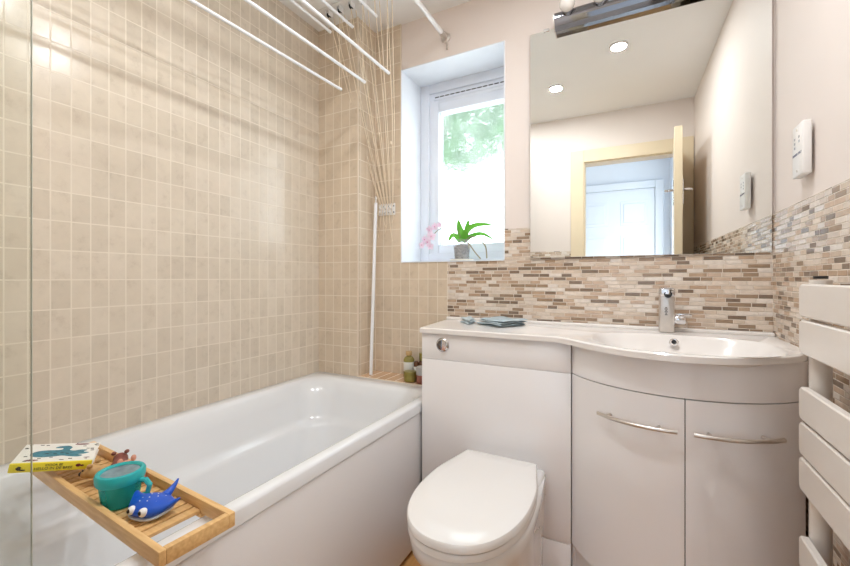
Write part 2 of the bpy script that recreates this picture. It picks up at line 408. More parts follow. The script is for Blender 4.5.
gz0, gz1 = fz0+.096, fz1-.148
gx0, gx1 = fx0+.104, fx1-.104
frame(b, gx0-.003, gx1+.003, gz0-.003, gz1+.003, .004, wy+.030, wy+.036, 0); put('glazing_bead', b, mat('grey_seal', srgb(120, 130, 138), .5), w1)

# garden tree beyond the frosted pane
tr_ = empty('tree', (-3.2, 5.5, 0), 'green leafy tree blurred behind the frosted bathroom window pane', 'tree')
M_leaf = mat('leaf_green', srgb(84, 122, 78), .6, var=.35, scale=3); M_bark = mat('bark', srgb(120, 100, 84), .9, var=.2)
b = MB(); b.tube([(-3.2, 5.5, 0), (-3.1, 5.5, 1.2), (-2.8, 5.4, 2.6), (-2.4, 5.3, 3.4)], [.12, .1, .08, .04]); put('trunk', b, M_bark, tr_)
b = MB(); rn = random.Random(3)
for i in range(4200):
    a, c = rn.uniform(0, 6.283), rn.uniform(-1, 1); q = (1-c*c)**.5; k = rn.uniform(.6, 1)
    cpt = Vector((-2.15+1.5*k*q*math.cos(a), 5.3+.8*k*q*math.sin(a), 3.40+1.05*k*c)); s_ = rn.uniform(.10, .18)
    M_ = Matrix.Rotation(rn.uniform(0, 6.28), 3, 'Z') @ Matrix.Rotation(rn.uniform(-1.2, 1.2), 3, 'X')
    b.poly([cpt+M_ @ Vector(v)*s_ for v in ((-.5, 0, 0), (0, -.35, .08), (.5, 0, 0), (0, .35, .08))])
put('crown', b, M_leaf, tr_, smooth=0)

# downlights
for i, (x, y) in enumerate(DOWNLIGHTS):
    lb = ['round white downlight in the ceiling above the basin end', 'round white downlight in the ceiling above the toilet floor', 'added unseen fill downlight in the ceiling above the bath tray'][i]
    dl = empty('downlight', (x, y, CEIL-.008), lb, 'ceiling light', 'recessed ceiling downlights')
    b = MB().lathe([(.040, -.001), (.047, -.001), (.048, .003), (.047, .008), (.040, .008)], (x, y, CEIL-.0085)); 
    put('bezel', b, M_white, dl)
    b = MB().lathe([(.001, 0), (.039, 0), (.039, .004), (.001, .004)], (x, y, CEIL-.008)); put('lamp_face', b, M_lamp, dl)

# ------------------------------------------------------------------ bath
bath = empty('bathtub', (-1.09, .79, 0), 'white rectangular bathtub built in along the beige tiled wall', 'bathtub')
BX0, BX1, BY0, BY1, RZ = XL+.001, -.735, YF+.002, LEDGE_Y-.001, H-.480
prof = [  # inset wall, outer, far, near, z, corner radius
    (0, 0, 0, 0, RZ-.040, .012), (0, 0, 0, 0, RZ-.010, .012), (.002, .002, .001, .001, RZ-.003, .012), (.008, .008, .004, .004, RZ, .014),
    (.050, .030, .065, .06, RZ, .08), (.058, .038, .075, .07, RZ-.003, .10), (.068, .047, .088, .08, RZ-.016, .12), (.085, .062, .105, .095, RZ-.07, .14),
    (.104, .082, .125, .12, RZ-.150, .15), (.112, .090, .132, .13, RZ-.168, .15), (.128, .106, .14, .14, RZ-.176, .15), (.140, .118, .150, .15, RZ-.195, .15),
    (.160, .138, .185, .19, RZ-.33, .15), (.185, .165, .22, .23, RZ-.375, .15), (.24, .22, .28, .30, RZ-.395, .12), (.33, .32, .5, .5, RZ-.40, .03)]
b = MB()
b.rings([[Vector((x, y, z)) for x, y in rrect(BX0+w, BX1-o_, BY0+n_, BY1-f_, r, 7)] for w, o_, f_, n_, z, r in prof], cap0=False)
put('tub', b, M_bath, bath, smooth=50)
b = MB().box(BX1-.024, BX1-.003, BY0, BY1, .02, RZ-.0425, .002); put('bath_panel', b, M_panel, bath)
b = MB().box(BX1-.034, BX1-.008, BY0, BY1, RZ-.0424, RZ-.0402); put('panel_gap', b, M_gap, bath, smooth=0)
b = MB().lathe([(.001, 0), (.03, 0), (.032, .003), (.024, .006), (.001, .006)], (-1.09, .5, RZ-.399)); put('plug', b, M_chrome, bath)

scr = empty('shower_screen', (-.752, .05, RZ), 'clear glass shower screen folded at the near end of the bath', 'shower screen')
b = MB().box(-.7545, -.7515, YF+.012, .2355, RZ+.003, RZ+1.42, .001, 1); put('glass', b, M_screen, scr)
b = MB().box(-.763, -.743, YF+.0005, YF+.014, RZ+.001, RZ+1.42, .002); put('wall_profile', b, M_chrome, scr)
b = MB().box(-.7548, -.7512, .2352, .2362, RZ+.003, RZ+1.42); put('edge_seal', b, mat('glass_edge', srgb(196, 204, 196), .3), scr)

# ------------------------------------------------------------------ WC unit, worktop, vanity
ZT = H-.191; TH = .019; WY = 1.353; UX0, UX1 = -.729, -.183; VX1 = XR-.002
CX, CY = .111, 1.555                                     # bow front: circle centre
def arc(rad, x0, x1, n=40):
    return [(x0+(x1-x0)*k/n, CY-math.sqrt(max(1e-6, rad*rad-(x0+(x1-x0)*k/n-CX)**2))) for k in range(n+1)]
ZD = H-.309                                              # top of doors
wc = empty('cistern_unit', (-.469, 1.53, 0), 'white gloss cistern unit behind the toilet', 'cabinet')
b = MB().box(UX0, UX1-.002, WY+.016, YB-.002, 0, ZT-TH-.001); put('carcass', b, M_gloss, wc)
b = MB().box(UX0, UX1-.0006, WY, WY+.017, ZD+.0006, ZT-TH-.001, .0006); top_p = put('top_panel', b, M_gloss, wc)
b = MB().box(UX0, UX1-.0006, WY, WY+.017, .178, ZD-.0006, .0006); put('front_panel', b, M_gloss, wc)
b = MB().box(UX0, UX1-.0006, WY, WY+.017, .002, .175, .0012); put('lower_panel', b, M_gloss, wc)
fx, fz = -.640, H-.2516
Mx = Matrix.Rotation(R(90), 4, 'X')
b = MB().lathe([(.001, 0), (.026, 0), (.0265, .003), (.023, .007), (.0205, .0085), (.0205, .006), (.001, .006)], (fx, WY, fz), M=Mx); fb = put('flush_button', b, M_chrome, wc)
b = MB(); hb = [(.0185*math.cos(R(a)), .0185*math.sin(R(a))) for a in range(98, 263, 8)]
b.prism(hb, .006, .010, Matrix.Translation((fx, WY, fz)) @ Mx); put('half_flush', b, M_dchrome, fb)
b = MB(); hb = [(.0185*math.cos(R(a)), .0185*math.sin(R(a))) for a in range(-82, 83, 8)]
b.prism(hb, .006, .0095, Matrix.Translation((fx, WY, fz)) @ Mx); put('full_flush', b, M_chrome, fb)

# worktop with moulded basin
front = [(UX0-.005, 1.343)] + [(x, 1.343) for x in (-.6, -.45, -.32, -.26)]
sc = catmull([(-.26, 1.343, 0), (-.222, 1.339, 0), (-.182, 1.312, 0), (-.129, 1.262, 0), (-.075, 1.219, 0), (-.016, 1.189, 0), (.05, 1.173, 0), (.11, 1.170, 0), (.185, 1.184, 0), (.26, 1.222, 0), (.32, 1.264, 0), (.36, 1.305, 0), (.387, 1.350, 0), (VX1, 1.40, 0)], 5)
front += [(v.x, v.y) for v in sc[1:]]
out_ = front + [(VX1, YB-.001), (-.775, YB-.001)]
def inset(pts, d):
    n = len(pts); o = []
    for i in range(n):
        a, c, e_ = Vector((*pts[i-1],)), Vector((*pts[i],)), Vector((*pts[(i+1) % n],))
        t1, t2 = (c-a).normalized(), (e_-c).normalized(); nn = Vector((-(t1+t2).y, (t1+t2).x)).normalized()
        k = max(.5, nn.dot(Vector((-t1.y, t1.x)))); o.append(tuple(c+nn*d/k))
    return o
wt = empty('worktop', (-.18, 1.53, ZT-TH), 'cream white worktop with moulded basin over the cistern unit and cupboard', 'worktop')
NB = 64
def basin(s_, z):                                        # D shaped basin outline, scaled about its centre
    o = []; bx, by = .135, 1.40
    for k in range(NB):
        t = 2*math.pi*k/NB; ct, st = math.cos(t), math.sin(t)
        x = .238*(abs(ct)**.72)*(1 if ct > 0 else -1)
        y = (.165 if st > 0 else .207)*(abs(st)**(.62 if st > 0 else .85))*(1 if st > 0 else -1)
        y -= 0; o.append(Vector((bx+x*s_[0]-.02, by+y*s_[1], z)))
    return o
# top surface: bridge the outline to the basin edge
b = MB(); bm = b.b
i0, i1 = out_, inset(out_, .0035)
r_ = [[Vector((x, y, ZT-TH)) for x, y in i0], [Vector((x, y, ZT-.0035)) for x, y in i0], [Vector((x, y, ZT)) for x, y in i1]]
b.rings(r_, cap0=False, cap1=False)
bm.verts.ensure_lookup_table()
outer = [v for v in bm.verts if abs(v.co.z-ZT) < 1e-6]
hole = [bm.verts.new(v) for v in basin((1, 1), ZT)]
oe = [e_ for e_ in bm.edges if abs(e_.verts[0].co.z-ZT) < 1e-6 and abs(e_.verts[1].co.z-ZT) < 1e-6]
he = [bm.edges.new((hole[k], hole[(k+1) % NB])) for k in range(NB)]
bmesh.ops.triangle_fill(bm, use_beauty=True, edges=oe+he)
inner = [f for f in bm.faces if all(v in hole for v in f.verts)]
if inner: bmesh.ops.delete(bm, geom=inner, context='FACES_ONLY')
prev = hole
for s_, dz in (((.985, .985), .003), ((.96, .965), .010), ((.93, .93), .022), ((.88, .86), .045), ((.78, .74), .075), ((.58, .55), .092), ((.30, .28), .099), ((.06, .08), .101)):
    cur = [bm.verts.new(v) for v in basin(s_, ZT-dz)]
    for k in range(NB): bm.faces.new((prev[k], prev[(k+1) % NB], cur[(k+1) % NB], cur[k]))
    prev = cur
bm.faces.new(prev)
put('surface', b, M_top, wt, smooth=40)
b = MB().box(-.774, VX1, YB-.034, YB-.0015, ZT-.001, ZT+.012, .004, 3); put('upstand', b, M_top, wt)
b = MB().lathe([(.001, 0), (.020, 0), (.022, .003), (.014, .005), (.001, .0045)], (.115, 1.41, ZT-.101)); put('drain', b, M_chrome, wt)
Mo = Matrix.Rotation(R(62), 4, 'X')
oc = Vector((.113, 1.5385, ZT-.021))
b = MB().lathe([(.0075, 0), (.0125, 0), (.013, .002), (.011, .0038), (.0075, .0032)], oc, M=Mo); ov = put('overflow_ring', b, M_chrome, wt)
b = MB().lathe([(.001, 0), (.0074, 0), (.0074, .0028), (.001, .0026)], oc, M=Mo); put('overflow_hole', b, M_dark, ov)

# vanity cupboard
va = empty('vanity_unit', (.111, 1.53, 0), 'white bow fronted vanity cupboard with two curved doors under the basin', 'cabinet')
def bow(rad, x0, x1, th, z0, z1, mb=None):
    mb = mb or MB(); f_ = arc(rad, x0, x1); k = arc(rad-th, x0, x1)
    return mb.prism(f_+k[::-1], z0, z1)
VX0 = UX1+.0004
b = MB(); o_ = [(VX0, YB-.002), (VX0, 1.385)]+arc(.330, VX0+.01, XR-.02)+[(XR-.004, 1.42), (XR-.004, YB-.002)]
b.prism(o_, .0, ZT-.135); put('carcass', b, M_gloss, va)
o_ = arc(.349, VX0, .388)+[(XR-.003, 1.40)]; o2 = [(XR-.020, 1.41)]+arc(.331, VX0+.012, .372)[::-1]
b = MB().prism(o_+o2, ZD+.0012, ZT-TH-.0008); put('apron', b, M_gloss, va, smooth=30)
XS = .1128
def door(x0, x1):
    b = bow(.349, x0, x1, .018, .178, ZD-.0018); return put('door', b, M_gloss, va, smooth=30)
dl_ = door(VX0+.0004, XS-.0012); dr_ = door(XS+.0012, .380)
b = bow(.331, VX0+.004, .372, .012, .002, .176); put('plinth', b, M_gloss, va, smooth=30)
b = bow(.336, VX0+.002, .384, .004, .18, ZD+.001); put('door_gap', b, M_gap, va, smooth=30)
def handle(px, parent, z):
    xa, xb, xm, xn = px
    b = MB(); pts = []
    for k in range(21):
        t = k/20; x = xa+(xb-xa)*t; rad = .349+.022+.010*math.sin(math.pi*t)
        y = CY-math.sqrt(rad*rad-(x-CX)**2); pts.append((x, y, z))
    b.tube(pts, .0052, 12)
    for x in (xm, xn):
        y = CY-math.sqrt(.349**2-(x-CX)**2); d = Vector((x-CX, y-CY, 0)).normalized()
        b.tube([Vector((x, y, z)), Vector((x, y, z))+d*.027], .0042, 10)
    put('handle', b, M_brush, parent)
HZ = H-.390
handle((-.095, .094, -.062, .056), dl_, HZ); handle((.130, .318, .163, .277), dr_, HZ)

# tap
tp = empty('basin_tap', (.100, 1.645, ZT), 'square chrome mixer tap at the back of the basin', 'tap')
b = MB(); Mt = Matrix.Translation((.098, 1.640, ZT+.0014)) @ Matrix.Rotation(R(3), 4, 'X')
b.box(-.023, .023, -.020, .020, 0, .135, .004, M=Mt)
tb = put('tap_body', b, M_brush, tp)
b = MB(); b.box(-.0232, .0232, -.042, .020, .128, .157, .006, 3, M=Mt); sp_ = put('spout', b, M_chrome, tp)
b = MB(); b.lathe([(.001, -.004), (.0115, -.004), (.012, 0), (.012, .004), (.009, .005), (.008, .002), (.001, .002)], (0, 0, 0), M=Mt @ Matrix.Translation((0.002, -.040, .136)) @ Matrix.Rotation(R(70), 4, 'X')); 
put('aerator', b, M_dark, sp_)
b = MB(); b.lathe([(.001, 0), (.0165, 0), (.0175, .002), (.0175, .030), (.015, .034), (.001, .034)], (0, 0, 0), M=Mt @ Matrix.Translation((.022, 0, .045)) @ Matrix.Rotation(R(90), 4, 'Y'))
tl_ = put('lever_knob', b, M_chrome, tp)
b = MB(); b.box(.028, .075, -.004, .004, .060, .066, .002, M=Mt); put('lever_pin', b, M_chrome, tl_)
b = MB()
for k, (w_, z_) in enumerate(((.006, .088), (.010, .083), (.006, .078), (.010, .073), (.005, .068), (.008, .063))): b.box(-.002-w_/2, -.002+w_/2, -.0206, -.0198, z_-.002, z_+.0015, M=Mt)
put('engraved_mark', b, mat('engraving', srgb(110, 106, 104), .5), tb, smooth=0)

# ------------------------------------------------------------------ toilet
TX = -.401; TY1 = 1.305
toi = empty('toilet', (TX, 1.10, 0), 'white back to wall toilet with its lid closed', 'toilet')
def dshape(hw, hb, y0, y1, n=20, sag=0.):              # hw max half width, hb half width at the hinge
    ym = y1-(y1-y0)*.50
    half = catmull([(hb, y1, 0), (hb+(hw-hb)*.42, y1-(y1-ym)*.30, 0), (hw*.975, y1-(y1-ym)*.66, 0), (hw, ym, 0)], 6)[:-1]
    P_ = [(v.x, v.y) for v in half]
    for k in range(n+1):
        t = math.pi/2*k/n; P_.append((hw*math.cos(t)**.88, ym-(ym-y0)*math.sin(t)**.92))
    return [(TX+x, y) for x, y in P_] + [(TX-x, y) for x, y in P_[::-1][1:]]
def dring(hw, hb, y0, y1, z): return [Vector((x, y, z)) for x, y in dshape(hw, hb, y0, y1)]
ZLID = H-.600
def lidrings(grow, z0, z1, dome=0):
    a = .160+grow; y0 = .814-grow
    rr = [dring(a-.004, .117+grow, y0+.004, TY1, z0), dring(a, .120+grow, y0, TY1, z0+.003), dring(a, .120+grow, y0, TY1, z1-.007), dring(a-.003, .118+grow, y0+.003, TY1-.002, z1-.002), dring(a-.010, .111, y0+.010, TY1-.008, z1)]
    if dome:
        for k in (.8, .55, .25, .03): rr.append([Vector((TX+(v.x-TX)*k, 1.08+(v.y-1.08)*k, z1+dome*(1-k*k))) for v in rr[4]])
    return rr
b = MB().rings(lidrings(0, ZLID-.024, ZLID, .004)); lid = put('lid', b, M_lid, toi, smooth=40)
b = MB().rings(lidrings(-.002, ZLID-.045, ZLID-.0255)); put('seat', b, M_lid, toi, smooth=40)
b = MB(); zr = ZLID-.047
pr = [(.135, .125, .98, 1.35, .002), (.140, .130, .975, 1.35, .02), (.140, .130, .975, 1.35, .10), (.150, .133, .93, 1.35, .20), (.150, .136, .885, 1.35, .28), (.158, .138,  .830, 1.35, zr-.045), (.162, .140, .824, 1.35, zr-.012), (.159, .139, .827, 1.349, zr-.003), (.152, .133, .836, 1.345, zr)]
b.rings([dring(*q) for q in pr]); put('pan', b, M_cer, toi, smooth=50)
b = MB().box(TX-.140, TX+.140, 1.245, WY-.001, zr-.08, zr+.012, .012, 3); put('hinge_shelf', b, M_cer, toi)
for sx in (-1, 1):
    b = MB().tube([(TX+sx*.09, TY1+.008, zr+.010), (TX+sx*.09, TY1+.008, zr+.034)], .010, 12); b.tube([(TX+sx*.075, TY1+.006, ZLID-.016), (TX+sx*.105, TY1+.006, ZLID-.016)], .009, 12)
    put('hinge', b, M_chrome, toi)
b = MB().ball((TX-.142, 1.243, ZLID-.030), .010, sc=(1.3, 1, .8)); put('buffer', b, M_lid, toi)

# ------------------------------------------------------------------ towel radiator on the right wall
rad = empty('towel_radiator', (.355, .95, H-.80), 'white flat panel towel radiator on the mosaic right wall', 'radiator')
PY0, PY1 = .68, 1.155
for za, zb in ((-.0131, -.084), (-.0905, -.165), (-.236, -.307), (-.312, -.383), (-.388, -.460), (-.560, -.632), (-.637, -.709)):
    ol = rrect(PY0, PY1, H+zb, H+za, .012, 5)
    b = MB(); o1 = rrect(PY0+.003, PY1-.003, H+zb+.003, H+za-.003, .010, 5)
    b.rings([[Vector((.331, y, z)) for y, z in ol], [Vector((.3205, y, z)) for y, z in ol], [Vector((.3175, y, z)) for y, z in o1]])
    put('panel', b, M_rad, rad, smooth=40)
for y in (1.150, .70):
    b = MB().tube([(.352, y, H-.80), (.352, y, H-.004)], .0185, 20); tu = put('tube', b, M_rad, rad)
    b = MB().tube([(.352, y, H-.002), (.352, y, H+.004)], .012, 16); put('bleed_cap', b, M_chrome if y < 1 else M_dark, tu)
    b = MB().tube([(.352, y, H-.12), (XR-.0005, y, H-.12)], .009, 12); put('bracket', b, M_rad, rad); put('bracket', MB().tube([(.352, y, H-.68), (XR-.0005, y, H-.68)], .009, 12), M_rad, rad)

# ------------------------------------------------------------------ mirror, light, shaver socket
MXL, MXR, MZ0, MZ1 = -.3925, XR-.002, H+.085, H+1.026
mi = empty('wall_mirror', (.006, 1.702, MZ0), 'large frameless mirror on the wall above the basin', 'mirror')
b = MB(); 
Mm = Matrix.Translation(((MXL+MXR)/2, 1.6985, 0)) @ Matrix.Rotation(R(.75), 4, 'Z')
hw = (MXR-MXL)/2-.001
b.box(-hw, hw, -.0035, .0005, MZ0, MZ1, .0008, 1, M=Mm); put('mirror_glass', b, M_mirror, mi, smooth=0)
for sx in (-.33, .34): put('mirror_clip', MB().box(sx-.012, sx+.012, -.007, .003, MZ1-.006, MZ1+.006, .002, M=Mm), M_chrome, mi)

lf = empty('mirror_light', (0, 1.69, H+1.03), 'chrome strip light with round bulbs over the top of the mirror', 'wall light')
LX0, LX1 = -.287, .275
sec = [(1.697, .998), (1.668, .996), (1.650, 1.006), (1.640, 1.024), (1.638, 1.048), (1.646, 1.058), (1.697, 1.075)]
b = MB().rings([[Vector((x, y, H+z)) for y, z in sec] for x in (LX0, LX1)]); put('backplate', b, M_dchrome, lf, smooth=25)
for x in (LX0, LX1):
    b = MB().rings([[Vector((x+dx, 1.668+(y-1.668)*1.03, H+1.034+(z-1.034)*1.03)) for y, z in sec] for dx in (-.002, .002)])
    put('end_cap', b, M_brush, lf, smooth=25)
M_bulb = mat('pearl_bulb_glass', srgb(238, 236, 232), .1, var=.01, coat=.5)
ax = Matrix.Rotation(R(66), 4, 'X')
for x in (-.232, -.1155, .116, .237):
    base = Vector((x, 1.646, H+1.046))
    b = MB().lathe([(.001, 0), (.019, 0), (.019, .010), (.016, .013), (.001, .013)], base, M=ax); ho = put('bulb_holder', b, M_dchrome, lf)
    cen = base+(ax.to_3x3() @ Vector((0, 0, .036)))
    b = MB().ball(cen, .0285, 20, 14); put('bulb', b, M_bulb, ho)

ss = empty('shaver_socket', (XR, 1.411, H+.272), 'small white shaver socket box on the right wall', 'socket')
b = MB().box(.385, XR-.0003, 1.372, 1.450, H+.272, H+.412, .004, 3); put('cover', b, M_white, ss)
for z in (H+.397, H+.287): put('screw', MB().tube([(.3835, 1.411, z), (.386, 1.411, z)], .003, 10), M_brush, ss)
M_gp = mat('grey_print', srgb(168, 170, 178), .5)
for y, z in ((1.428, .376), (1.428, .364), (1.428, .352), (1.396, .376), (1.396, .364)): put('socket_hole', MB().box(.3842, .3853, y-.0035, y+.0035, H+z-.003, H+z+.003), M_gp, ss, smooth=0)
Mtx = Matrix.Translation((.3846, 1.411, H+.332)) @ Matrix(((0, 0, -1, 0), (-1, 0, 0, 0), (0, 1, 0, 0), (0, 0, 0, 1)))
text('lettering', 'SHAVERS ONLY', .0095, Mtx, mat('blue_grey_print', srgb(98, 104, 130), .5), ss)

# ------------------------------------------------------------------ clothes airer: bracket, rods with cords, cleat, pole, curtain rail
br = empty('airer_bracket', (-1.16, 1.46, CEIL-.03), 'white pulley bracket of the clothes airer on the ceiling', 'airer bracket')
BZ = CEIL
b = MB().box(-1.325, -.90, 1.428, 1.492, BZ-.006, BZ-.0005, .002)
for k in range(6):
    x = -1.290+.066*k
    for s_ in (-.009, .009): b.box(x+s_-.0015, x+s_+.0015, 1.444, 1.476, BZ-.030, BZ-.005, .0008, 1)
put('plate', b, M_white, br)
PUL = []
for k in range(6):
    x = -1.290+.066*k; PUL.append(Vector((x, 1.46, BZ-.022)))
    b = MB().lathe([(.003, -.005), (.011, -.005), (.008, 0), (.011, .005), (.003, .005)], PUL[-1], 16, Matrix.Rotation(R(90), 4, 'Y')); put('pulley', b, M_dark, br)
RODS = [  # far X, far z, X at y, y of second point, z, wording
    (-1.257, 1.148, -1.252, 1.179, 'raised white drying rod of the airer closest to the long tiled wall'),
    (-1.194, .866, -1.224, .758, 'lowered white drying rod of the airer closest to the long tiled wall'),
    (-1.127, 1.133, -1.133, 1.242, 'middle one of the three raised white drying rods of the airer'),
    (-1.060, .869, -1.073, .838, 'middle one of the three lowered white drying rods of the airer'),
    (-.998, 1.142, -.990, 1.318, 'raised white drying rod of the airer closest to the window'),
    (-.933, .878, -.931, .913, 'lowered white drying rod of the airer closest to the window')]
CL = Vector((-1.121, 1.697, H+.376))
for k, (xf, zf, x2, y2, lb) in enumerate(RODS):
    zf += H; sl = 0 if k in (0, 2, 4) else (x2-xf)/(1.43-y2)
    xn = xf+sl*1.30
    rod = empty('drying_rod', (xf, .78, zf-.006), lb, 'drying rod', 'rods of the ceiling clothes airer')
    b = MB().tube([(xn, .13, zf), (xf, 1.428, zf)], .0062, 12); put('rod', b, M_rodw, rod)
    put('end_cap', MB().tube([(xf, 1.415, zf), (xf, 1.432, zf)], .0072, 12), M_white, rod); put('end_cap', MB().tube([(xn, .128, zf), (xn, .145, zf)], .0072, 12), M_white, rod)
    p0 = PUL[k]+Vector((0, 0, -.01)); tgt = CL+Vector((-.038+.015*k, 0, 0))
    for q0, q1 in (((xf, 1.42, zf+.006), p0), ((xf+sl*1.03, .40, zf), (xf+sl*1.03, .40, BZ-.01))): put('lifting_cord', MB().tube([q0, q1], .0018, 6), M_cord, rod)
    for off in (0, .02):
        a0 = p0+Vector((off*.6, off, 0)); mid = a0.lerp(tgt, .55)+Vector((.004*(k-2), 0, -.01))
        put('pull_cord', MB().tube([a0, mid, tgt+Vector((off*.2, 0, 0))], .0019, 6), M_cord, rod)
    kn = p0.lerp(tgt, .62+.03*(k % 3))
    t0 = tgt+Vector((0, .001, -.03)); hang = [.10, .14, .085, .12, .16, .07][k]
    put('cord_tail', MB().tube([tgt, t0+Vector((0, -.012, 0)), t0+Vector((.006*(k-3), -.006, -hang*.6)), t0+Vector((.006*(k-3)+.012*(-1)**k, -.006, -hang))], .0018, 6), M_cord, rod)
    if k in (1, 3, 5):
        b = MB().lathe([(.002, -.009), (.0055, -.006), (.006, 0), (.004, .006), (.002, .009)], kn, 12); put('cord_knob', b, M_cord, rod)
cl = empty('cord_cleat', (-1.121, 1.706, H+.32), 'white wall cleat holding the airer cords beside the window', 'cleat')
b = MB().box(-1.171, -1.071, 1.700, YB-.0003, H+.320, H+.380, .004); put('plate', b, M_white, cl)
for k in range(3):
    x = -1.152+.030*k
    put('hook', MB().tube([(x, 1.700, H+.355), (x, 1.686, H+.353), (x, 1.680, H+.362)], .004, 8), M_white, cl); put('hook', MB().tube([(x, 1.700, H+.342), (x, 1.686, H+.340), (x, 1.680, H+.332)], .004, 8), M_white, cl)
M_scr = mat('grey_screw', srgb(110, 112, 120), .5)
for x in (-1.137, -1.107, -1.078):
    for z in (.365, .333): put('screw', MB().tube([(x, 1.7, H+z), (x, 1.6985, H+z)], .004, 8), M_scr, cl)
po = empty('hooked_pole', (-1.158, 1.615, ZL), 'white hooked pole leaning upright in the tiled corner on the ledge', 'pole')
b = MB().tube([(-1.158, 1.615, ZL+.001), (-1.160, 1.660, H+.380)], .0085, 12); put('pole_tube', b, M_rodw, po)
b = MB().tube([(-1.160, 1.660, H+.378), (-1.160, 1.660, H+.395), (-1.154, 1.650, H+.408), (-1.145, 1.640, H+.404), (-1.143, 1.637, H+.392)], .004, 8); put('hook', b, M_white, po)

cr = empty('curtain_rail', (-.79, .88, H+1.14), 'white tubular shower curtain rail running over the bath edge', 'curtain rail')
b = MB().tube([(-.785, YF+.002, H+1.14), (-.794, YB-.03, H+1.14)], .0105, 16); put('rail_tube', b, M_white, cr)
b = MB().tube([(-.794, 1.660, H+1.14), (-.794, YB+.003, H+1.14)], .0145, 16); put('end_socket', b, M_brush, cr)
b = MB().lathe([(.001, 0), (.024, 0), (.022, .005), (.014, .008), (.001, .008)], (-.794, YB+T-.0005, H+1.14), M=Mx); put('flange', b, M_brush, cr)
b = MB().tube([(-.786, YB+.003, H+1.118), (-.786, YB+.003, H+1.082)], .0045, 8); put('fixing_tab', b, M_brush, cr)

# ------------------------------------------------------------------ bath caddy and what lies on it
A, B_, C_ = Vector((-1.31, .538)), Vector((-.675, .501)), Vector((-.684, .368))
ux = (B_-A).normalized(); uy = Vector((-ux.y, ux.x)); LEN = (B_-A).length; WID = .134
ZB = RZ+.001; cad_o = Vector((*(B_-uy*WID), ZB)) ; cad_o = Vector((*(B_-ux*LEN-uy*WID), ZB))
MC = Matrix(((ux.x, uy.x, 0, cad_o.x), (ux.y, uy.y, 0, cad_o.y), (0, 0, 1, cad_o.z), (0, 0, 0, 1)))   # local: x 0..LEN (wall -> room), y 0..WID, z up
cad = empty('bath_caddy', MC @ Vector((LEN/2, WID/2, 0)), 'bamboo bath tray laid across the bathtub rims', 'bath tray')
ht = .033
def cpart(name, x0, x1, y0, y1, z0, z1, bev=.0015):
    return put(name, MB().box(x0, x1, y0, y1, z0, z1, bev, M=MC), M_bamboo, cad)
cpart('side_rail', 0, LEN, 0, .012, .006, ht); cpart('side_rail', 0, LEN, WID-.012, WID, .006, ht)
cpart('end_rail', 0, .013, .0122, WID-.0122, .006, ht); cpart('end_rail', LEN-.013, LEN, .0122, WID-.0122, .006, ht)
cpart('runner', .055, LEN-.090, .004, .016, 0, .0058, .0008); cpart('runner', .055, LEN-.090, WID-.016, WID-.004, 0, .0058, .0008)
SLZ = .0135
x = .060
while x < LEN-.105:
    cpart('slat', x, x+.020, .0125, WID-.0125, .0065, SLZ, .001); x += .0255
def on(x, y, z=0): return MC @ Vector((x, y, SLZ+z))

# picture book
Rb, Lb = Vector((-1.109, .4476, H-.420)), Vector((-1.176, .333, H-.396))
RFb = Vector((-1.198, .513, H-.420))
a1 = (Rb-Lb).normalized(); a2 = (RFb-Rb); a2 = (a2-a1*a2.dot(a1)).normalized(); a3 = a1.cross(a2).normalized()
if a3.z < 0: a3 = -a3
BL, BD, BT = (Rb-Lb).length+.004, .112, .019
o_ = Lb-a3*BT
MBk = Matrix(((a1.x, a2.x, a3.x, o_.x), (a1.y, a2.y, a3.y, o_.y), (a1.z, a2.z, a3.z, o_.z), (0, 0, 0, 1)))
bk = empty('picture_book', MBk @ Vector((BL/2, BD/2, 0)), 'white picture book with a yellow spine lying on the left end of the bamboo tray', 'book')
M_cov = mat('book_cover', srgb(232, 230, 224), .35, var=.02); M_yel = mat('book_spine_yellow', srgb(238, 222, 60), .35, var=.03); M_pg = mat('book_pages', srgb(220, 224, 230), .7, var=.06, scale=200)
put('front_cover', MB().box(0, BL, .002, BD, BT-.0022, BT, .0006, 1, M=MBk), M_cov, bk)
put('back_cover', MB().box(0, BL, .002, BD, 0, .0022, .0006, 1, M=MBk), M_cov, bk)
put('pages', MB().box(.004, BL-.004, .003, BD-.004, .0023, BT-.0023, M=MBk), M_pg, bk, smooth=0)
sp = put('spine', MB().box(0, BL, -.0015, .0045, 0, BT+.0002, .0012, 2, M=MBk), M_yel, bk)
Msp = MBk @ Matrix.Translation((BL*.50, -.0017, BT*.5)) @ Matrix.Rotation(R(90), 4, 'X')
text('title', 'IDOOR BE', .0065, Msp @ Matrix.Translation((.004, .004, 0)), M_black, sp)
text('title', 'HELLO IN DE BREE', .0078, Msp @ Matrix.Translation((.004, -.003, 0)), M_black, sp)
b = MB()
b.prism([(.012+.004*math.cos(t_*.63)*(1.3 if t_ % 2 else .8), .009+.0045*math.sin(t_*.63)) for t_ in range(10)], 0, .0003, MBk @ Matrix.Translation((.004, -.0017, .0)) @ Matrix.Rotation(R(90), 4, 'X'))
b.box(.018, .027, -.0019, -.0014, .004, .0065, M=MBk)
put('emblem', b, M_black, sp, smooth=0)
b = MB().ball((0, 0, 0), .004, 10, 6, (1.2, .1, .9), M=MBk @ Matrix.Translation((BL*.83, -.0016, BT*.55))); b.ball((0, 0, 0), .003, 10, 6, (1.2, .1, .7), M=MBk @ Matrix.Translation((BL*.88, -.0016, BT*.5)))
put('spine_picture', b, mat('dark_red_print', srgb(110, 40, 50), .5), sp)
